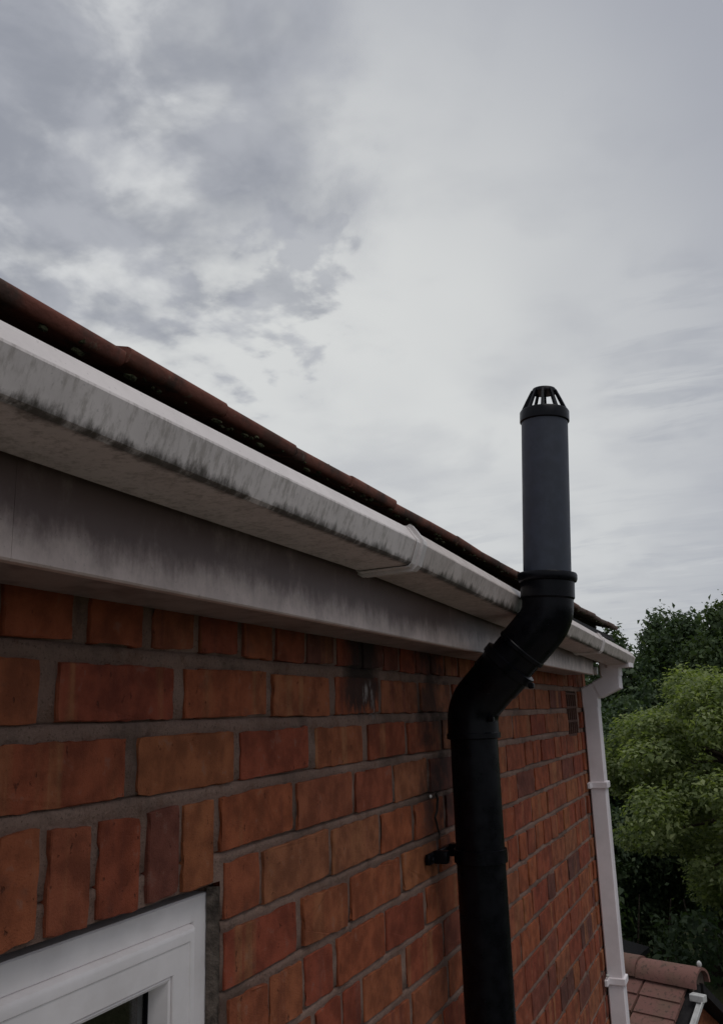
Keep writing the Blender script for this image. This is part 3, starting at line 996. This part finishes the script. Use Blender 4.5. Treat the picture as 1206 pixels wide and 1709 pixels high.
spl(tube('lower_pipe', [A0, C1 - Z * .055], [.055, .055], 'black', sp, 40, k=KR))
# lower 45 degree bend: socket ring, body, collar up the slant
a1 = arc(C1, Z, SD, .075)
pts = [C1 - Z * .068, C1 - Z * .066, C1 - Z * .056, C1 - Z * .054]
rad = [.0585, .0625, .0625, .0595]
pts += a1; rad += [.0590] * len(a1)
end = C1 + SD * .135
pts += [C1 + SD * .075, C1 + SD * .079, end - SD * .02, end - SD * .018, end, end + SD * .002]
rad += [.0590, .0615, .0615, .0665, .0665, .058]
spl(tube('lower_bend', pts, rad, 'black', sp, 48, k=KR))
# upper bend: spigot out of the collar, body, socket with thick rim
a2 = arc(C2, SD, UD, .075)
st = C1 + SD * .130
pts = [st, C1 + SD * .165, C1 + SD * .167, C1 + SD * .175, C1 + SD * .177] + a2
rad = [.0565, .0565, .0605, .0605, .0590] + [.0590] * len(a2)
pts += [C2 + UD * .040, C2 + UD * .044, C2 + UD * .078, C2 + UD * .080, C2 + UD * .085, C2 + UD * .094, C2 + UD * .098, C2 + UD * .099]
rad += [.0590, .0620, .0620, .0665, .0685, .0685, .0665, .0560]
spl(tube('upper_bend', pts, rad, 'black', sp, 48, k=KR))
T0 = C2 + UD * .09; T1 = C2 + UD * .470
spl(tube('upper_pipe', [T0, T1], [.0552, .0552], 'pipe_grey', sp, 48, k=KR))
# moulding lugs
for c_ in (C1 + SD * .020 + Vector((.038, -.035, -.040)), C1 + SD * .128 + Vector((.05, -.02, -.05))):
    bm = bmesh.new()
    bmesh.ops.create_cube(bm, size=.012, matrix=Matrix.Translation(c_))
    bmesh.ops.bevel(bm, geom=list(bm.edges), offset=.002, segments=1, affect='EDGES')
    spl(from_bm('moulding_lug', bm, 'black', sp))
# cowl
cow = tube('vent_cowl', [T1 - UD * .024, T1 - UD * .022, T1 + UD * .000, T1 + UD * .004, T1 + UD * .006], [.0565, .0590, .0590, .0565, .050], 'black', sp, 48, False, k=KR)
spl(cow)
side = UD.cross(Vector((0, 1, 0))).normalized()
top = T1 + UD * .058
bm = bmesh.new()
sweep(bm, [top - UD * .010, top - UD * .006, top - UD * .001, top], [.0305 * KR, .0302 * KR, .0275 * KR, .022 * KR], 32)
cl_ = from_bm('cowl_lid', bm, 'black', cow, True, 40)
NR = 10
for i in range(NR):
    a = 2 * math.pi * (i + .3) / NR
    d = side * math.cos(a) + Vector((0, 1, 0)) * math.sin(a)
    tng = UD.cross(d).normalized()
    p0 = T1 + UD * .002 + d * .0505; p1 = T1 + UD * .026 + d * .0395; p2 = top - UD * .006 + d * .0268
    bm = bmesh.new(); rg = []
    for q, wd in ((p0, .0035), (p1, .0030), (p2, .0026)):
        rg.append([bm.verts.new(q + tng * wd * sx + d * sz * .0032) for sx, sz in ((-1, -1), (1, -1), (1, 1), (-1, 1))])
    for A, B in zip(rg, rg[1:]):
        for k in range(4):
            bm.faces.new((A[k], A[(k + 1) % 4], B[(k + 1) % 4], B[k]))
    bm.faces.new(rg[0]); bm.faces.new(rg[-1][::-1])
    from_bm('cowl_rib', bm, 'black', cow)
# wall bracket: ring, two ears, bolts
for zb_ in (CAMZ - .300, CAMZ - 1.9, CAMZ - 3.6):
    bm = bmesh.new()
    b_ = Vector((0.0954, SY, zb_))
    sweep(bm, [b_ - Z * .014, b_ - Z * .013, b_ + Z * .013, b_ + Z * .014], [.0535, .0568, .0568, .0535], 40, False)
    bbox(bm, 0.0015, .012, SY - .090, SY + .090, zb_ - .011, zb_ + .011, .003)
    bbox(bm, 0.010, .040, SY - .060, SY - .040, zb_ - .012, zb_ + .014, .003)
    bbox(bm, 0.010, .040, SY + .040, SY + .060, zb_ - .012, zb_ + .014, .003)
    br = spl(from_bm('wall_bracket', bm, 'black', sp, True, 30))
    for s_ in (-.08, .08):
        bm = bmesh.new()
        sweep(bm, [(0.011, SY + s_, zb_), (.017, SY + s_, zb_), (.0185, SY + s_, zb_)], [.0065, .0065, .004], 8)
        from_bm('bolt', bm, 'black', br)

# ------------------------------------------------------------------ outbuilding beyond the corner
ob = empty('outbuilding', 'low outbuilding with pinkish tiled roof and half-round ridge beyond the wall corner', 'outbuilding', (0.13, 6.85, 0))
ob.rotation_euler.z = R(-21)
RZ = 3.17            # height of the ridge bed
# local frame: x along the ridge (0 = right-hand gable end), y away from the camera
OL, OS, OP = -5.5, 2.3, R(35)
box('wall', OL, -0.12, -OS * math.cos(OP) + .25, OS * math.cos(OP) - .25, 0, RZ - OS * math.sin(OP) + .12, 'brick_mass', ob)
gz0 = RZ - OS * math.sin(OP) + .10; gy = OS * math.cos(OP) - .25
gvv = [(-0.22, -gy, gz0), (-0.22, gy, gz0), (-0.22, 0, RZ - .13), (-0.12, -gy, gz0), (-0.12, gy, gz0), (-0.12, 0, RZ - .13)]
obj('gable', gvv, [(0, 1, 2), (3, 5, 4), (0, 2, 5, 3), (1, 4, 5, 2), (0, 3, 4, 1)], 'brick_mass', ob)
rf = bpy.data.objects.new('roof', None); link(rf, ob)
ca, sa = math.cos(OP), math.sin(OP)
dk = []
for sgn in (-1, 1):
    b0 = [( OL, sgn * .02, RZ - .05), (-0.01, sgn * .02, RZ - .05), (-0.01, sgn * OS * ca, RZ - .05 - OS * sa), (OL, sgn * OS * ca, RZ - .05 - OS * sa)]
    dk.append(b0 + [(x, y, z - .06) for x, y, z in b0])
vv, ff = [], []
for b in dk:
    k = len(vv); vv += b
    ff += [(k, k + 1, k + 2, k + 3), (k + 7, k + 6, k + 5, k + 4)] + [(k + i, k + 4 + i, k + 4 + (i + 1) % 4, k + (i + 1) % 4) for i in range(4)]
obj('roof_deck', vv, ff, 'felt', rf)
TWo, TG, TT = 0.315, 0.135, 0.020
tme = bpy.data.meshes.new('roof_tile')
W2 = TWo - .016
tv = [(-W2 / 2, -.170, 0), (W2 / 2, -.170, 0), (W2 / 2, 0.03, 0), (-W2 / 2, 0.03, 0)]
tv = tv + [(x * .985, y + (.004 if y < 0 else 0), TT) for x, y, z in tv]
tme.from_pydata(tv, [], [(3, 2, 1, 0), (4, 5, 6, 7), (0, 1, 5, 4), (1, 2, 6, 5), (2, 3, 7, 6), (3, 0, 4, 7)])
tme.materials.append(M['tile_pink'])
rr = random.Random(21)
ntile = 0
for sgn in (-1, 1):
    for c in range(17):
        for q in range(17):
            if sgn > 0 and c > 3: continue
            o = bpy.data.objects.new('roof_tile', tme); link(o, rf)
            s_ = .06 + c * TG
            o.location = (-0.07 - TWo * (q + .5) + rr.uniform(-.003, .003), sgn * s_ * ca, RZ - .045 - s_ * sa + .012 + rr.uniform(-.002, .004))
            o.rotation_euler = (OP - R(5.0) + rr.uniform(-.012, .012), rr.uniform(-.012, .012), (math.pi if sgn > 0 else 0) + rr.uniform(-.014, .014))
# ridge tiles
for q in range(12):
    bm = bmesh.new(); n = 12; rg = []
    L = .45
    for x, r_ in ((0.0, .118), (-L + .004, .112)):
        rg.append([bm.verts.new((x, math.cos(math.pi * i / n) * r_, math.sin(math.pi * i / n) * r_ * .95)) for i in range(n + 1)] + [bm.verts.new((x, math.cos(math.pi * (n - i) / n) * (r_ - .018), math.sin(math.pi * (n - i) / n) * (r_ - .018) * .95)) for i in range(n + 1)])
    k = len(rg[0])
    for i in range(k):
        bm.faces.new((rg[0][i], rg[0][(i + 1) % k], rg[1][(i + 1) % k], rg[1][i]))
    bm.faces.new(rg[0][::-1]); bm.faces.new(rg[1])
    o = from_bm('ridge_tile', bm, 'tile_pink', rf, True, 40)
    o.location = (0.0 - q * L, 0, RZ - .055 + rr.uniform(-.004, .004))
bm = bmesh.new()
sweep(bm, [(-.035, 0, RZ - .045), (-.06, 0, RZ - .045)], [.094, .094], 20)
from_bm('ridge_bedding', bm, 'concrete', rf)
# white verge trim with a return at the top, and a knob
bm = bmesh.new()
for sgn in (-1,):
    A_ = Vector((.06, sgn * .14, RZ - .10)); B_ = Vector((.06, sgn * OS * ca, RZ - .02 - OS * sa))
    for (p_, q_) in ((A_, B_),):
        vs = []
        for e in (p_, q_):
            for dx, dz in ((-.035, 0), (.012, 0), (.012, .028), (.004, .028), (.004, .006), (-.035, .006)):
                vs.append(bm.verts.new(e + Vector((dx, 0, dz))))
        for i in range(6):
            bm.faces.new((vs[i], vs[(i + 1) % 6], vs[6 + (i + 1) % 6], vs[6 + i]))
        bm.faces.new(vs[:6]); bm.faces.new(vs[6:][::-1])
bbox(bm, -.02, .078, -.185, -.125, RZ - .115, RZ - .07, .006)
from_bm('verge_trim', bm, 'white_trim', ob)
bm = bmesh.new()
bmesh.ops.create_icosphere(bm, subdivisions=2, radius=.017, matrix=Matrix.Translation((-.02, .02, RZ + .07)) @ Matrix.Diagonal((1, 1, 1.4, 1)))
from_bm('ridge_knob', bm, 'white_trim', rf, True)

# ------------------------------------------------------------------ shed, fence, grey shed
sh = empty('garden_shed', 'small dark timber shed with a pale roof edge under the trees', 'shed', (-1.55, 9.6, 0))
sh.rotation_euler.z = R(-10)
box('wall', -1.0, .55, -.8, .8, 0, 2.35, 'wood_dark', sh)
vv = [(-1.1, -.95, 2.72), (.75, -.95, 2.42), (.75, .95, 2.42), (-1.1, .95, 2.72)]
vv = vv + [(x, y, z + .05) for x, y, z in vv]
obj('roof', vv, [(3, 2, 1, 0), (4, 5, 6, 7), (0, 1, 5, 4), (1, 2, 6, 5), (2, 3, 7, 6), (3, 0, 4, 7)], 'felt', sh)
obj('roof_trim', [(x, -.975 + dy, z + dz) for (x, z) in ((-1.1, 2.70), (.77, 2.40)) for dy, dz in ((0, 0), (.02, 0), (.02, .085), (0, .085))], [(0, 1, 2, 3), (7, 6, 5, 4), (0, 4, 5, 1), (1, 5, 6, 2), (2, 6, 7, 3), (3, 7, 4, 0)], 'grey_sheet', sh)

fe = empty('timber_fence', 'dark timber board fence behind the outbuilding below the trees', 'fence', (-1.5, 8.9, 0))
rr = random.Random(9)
fm = None
for i in range(44):
    h = 2.35 + rr.uniform(-.02, .02)
    o = box('fence_board', 0, .115, 0, .02, .05, h, 'wood_fence', fe) if fm is None else link(bpy.data.objects.new('fence_board', fm), fe)
    fm = o.data
    o.location = (i * .125, rr.uniform(-.004, .004), rr.uniform(-.02, .01))
for z in (.5, 1.2, 1.95):
    box('rail', -.02, 5.5, .022, .07, z, z + .08, 'wood_fence', fe)
box('capping', -.02, 5.5, -.03, .05, 2.372, 2.40, 'wood_fence', fe)

gs = empty('grey_canopy', 'small grey sheet lean-to roof at the bottom right behind the outbuilding', 'canopy', (.62, 6.2, 0))
gs.rotation_euler.z = R(-10)
vv = []
for i in range(25):
    for y, z in ((-.5, 2.62), (.55, 2.98)):
        vv.append((-.1 + i * .06, y, z + .012 * math.sin(i * math.pi / 2)))
o = obj('corrugated_sheet', vv, [(i * 2, i * 2 + 2, i * 2 + 3, i * 2 + 1) for i in range(24)], 'grey_sheet', gs, True)
sm = o.modifiers.new('thick', 'SOLIDIFY'); sm.thickness = .004
for x in (-.05, 1.25):
    for y, z in ((-.45, 2.60), (.5, 2.93)):
        box('post', x - .03, x + .03, y - .03, y + .03, 0, z, 'wood_fence', gs)

# ------------------------------------------------------------------ trees
def foliage(name, clumps, n, size, mat, parent, seed, up=0.35, aspect=1.7, shell=0.55, squash=1.0):
    """n folded leaf faces spread through ellipsoidal clumps (centre, rx, ry, rz)"""
    rs = np.random.RandomState(seed)
    cl = np.array(clumps, float)
    wgt = cl[:, 3] * cl[:, 4] * cl[:, 5]
    wgt = wgt ** 0.75; wgt /= wgt.sum()
    idx = rs.choice(len(cl), n, p=wgt)
    d = rs.normal(size=(n, 3)); d /= np.linalg.norm(d, axis=1)[:, None]
    rad = shell + (1 - shell) * rs.rand(n) ** 0.6
    rad *= 1 + rs.normal(size=n) * 0.16
    c = cl[idx, :3] + d * rad[:, None] * cl[idx, 3:6]
    nrm = d * 0.8 + rs.normal(size=(n, 3)) * 0.7 + np.array([0, 0, up])
    nrm /= np.linalg.norm(nrm, axis=1)[:, None]
    t = rs.normal(size=(n, 3)); t -= nrm * (t * nrm).sum(1)[:, None]; t /= np.linalg.norm(t, axis=1)[:, None]
    b = np.cross(nrm, t)
    sz = size * (0.45 + 1.2 * rs.rand(n) ** 1.5)[:, None]
    fold = nrm * sz * 0.16
    v = np.empty((n, 4, 3))
    v[:, 0] = c - t * sz * aspect / 2
    v[:, 1] = c + b * sz * .5 + fold
    v[:, 2] = c + t * sz * aspect / 2 - nrm * sz * .2
    v[:, 3] = c - b * sz * .5 + fold
    me = bpy.data.meshes.new(name)
    me.vertices.add(n * 4); me.loops.add(n * 4); me.polygons.add(n)
    me.vertices.foreach_set('co', v.reshape(-1))
    me.loops.foreach_set('vertex_index', np.arange(n * 4, dtype=np.int32))
    me.polygons.foreach_set('loop_start', np.arange(0, n * 4, 4, dtype=np.int32))
    me.update(calc_edges=True)
    me.materials.append(M[mat])
    return link(bpy.data.objects.new(name, me), parent)

def tree(name, label, loc, height, crown, n, leaf, mat, seed, group, nclump=26, trunk_r=.14, cz=None, spread=1.0, up=.35, pointed=0.0, shell=.5, outer=.45):
    rr = random.Random(seed)
    root = empty(name, label, 'tree', loc, group)
    rx, ry, rz = crown
    cz = height - rz if cz is None else cz
    clumps = []
    for i in range(nclump):
        while True:
            d = Vector((rr.uniform(-1, 1), rr.uniform(-1, 1), rr.uniform(-1, 1)))
            if 0.25 < d.length < 1: break
        d = d.normalized() * (outer + (.95 - outer) * rr.random())
        k = 1.0 - pointed * max(0, d.z)
        s = rr.uniform(.20, .36)
        clumps.append((d.x * rx * k, d.y * ry * k, cz + d.z * rz, rx * s * spread, ry * s * spread, rz * s * .8 * spread))
    for i in range(max(5, nclump // 3)):     # small sprays that break the outline
        d = Vector((rr.gauss(0, 1), rr.gauss(0, 1), rr.gauss(.3, 1))).normalized()
        k = 1.0 - pointed * max(0, d.z)
        s = rr.uniform(.07, .14)
        clumps.append((d.x * rx * .98 * k, d.y * ry * .98 * k, cz + d.z * rz * .98, rx * s, ry * s, rz * s * 1.5))
    foliage('crown', clumps, n, leaf, mat, root, seed, up, shell=shell)
    bm = bmesh.new()
    top_ = cz + rz * .55
    tp = [Vector((0, 0, -.1)), Vector((.05, .03, height * .2)), Vector((.1, -.04, cz * .75)), Vector((.02, .05, cz)), Vector((0, 0, top_))]
    sweep(bm, tp, [trunk_r * 1.3, trunk_r, trunk_r * .8, trunk_r * .5, trunk_r * .12], 10)
    tr = from_bm('trunk', bm, 'bark', root, True)
    for i in range(0, nclump, 2):
        c = Vector(clumps[i][:3])
        s0 = tp[2].lerp(tp[3], rr.random())
        mid = s0.lerp(c, .5) + Vector((rr.uniform(-.15, .15), rr.uniform(-.15, .15), rr.uniform(0, .25)))
        bm = bmesh.new()
        sweep(bm, [s0, mid, c], [trunk_r * .38, trunk_r * .24, trunk_r * .06], 6)
        from_bm('limb', bm, 'bark', tr, True)
    return root

tree('broadleaf_tree', 'bright yellow-green broadleaf tree nearest to the house', (1.22, 10.8, 0), 5.42, (2.25, 2.0, 1.32), 150000, .031, 'leaf_light', 4, None, 160, .13, up=1.3, shell=.5, spread=.50, outer=.62)
GT = 'darker trees behind the bright tree'
tree('broadleaf_tree', 'dark green tree with the tallest crown left of the frame edge behind the bright tree', (-.45, 18.5, 0), 6.72, (1.45, 1.5, 2.7), 130000, .055, 'leaf_dark', 11, GT, 110, .2, pointed=.2)
tree('broadleaf_tree', 'mid green tree close to the right edge behind the bright tree', (.85, 17.6, 0), 6.75, (1.5, 1.4, 2.6), 130000, .055, 'leaf_mid', 12, GT, 110, .2, pointed=.15)
tree('broadleaf_tree', 'dark green tree half cut off by the right edge', (2.0, 18.6, 0), 6.9, (1.3, 1.5, 2.7), 90000, .055, 'leaf_dark', 17, GT, 60, .2, pointed=.25)
tree('broadleaf_tree', 'lower dark green tree just past the gutter end', (-1.75, 17.0, 0), 6.2, (1.4, 1.5, 2.5), 110000, .052, 'leaf_dark', 13, GT, 90, .18, pointed=.1)
tree('broadleaf_tree', 'deep green tree in the gap between downpipe and bright tree', (-1.0, 14.6, 0), 5.35, (1.35, 1.3, 2.1), 90000, .042, 'leaf_dark', 14, GT, 50, .16)
tree('broadleaf_tree', 'far tree closing the skyline behind the dark trees', (.9, 25.0, 0), 6.9, (3.2, 2, 3.2), 30000, .16, 'leaf_dark', 15, GT, 34, .22, pointed=.2)
tree('broadleaf_tree', 'far low tree mostly hidden by the house corner', (-4.6, 24.0, 0), 6.0, (3.0, 2, 2.6), 24000, .16, 'leaf_mid', 16, GT, 30, .22)
# dark understorey below the crowns
rr = random.Random(33)
hd = empty('hedge', 'deep shaded hedge under the trees behind the fence', 'hedge', (0, 12.8, 0))
cl = [(rr.uniform(-4.5, 5.5), rr.uniform(-.6, .6), rr.uniform(.2, 2.5), rr.uniform(.35, .6), .5, rr.uniform(.35, .55)) for i in range(90)]
foliage('leaf_mass', cl, 70000, .055, 'leaf_dark', hd, 77, .3, shell=.4)
bm = bmesh.new()
for i in range(22):
    x = -4.4 + i * .46
    sweep(bm, [(x, 0, -.05), (x + rr.uniform(-.1, .1), rr.uniform(-.1, .1), 1.2), (x + rr.uniform(-.2, .2), rr.uniform(-.2, .2), 2.5)], [.03, .024, .008], 6)
o = from_bm('stems', bm, 'bark', hd); o['kind'] = 'stuff'
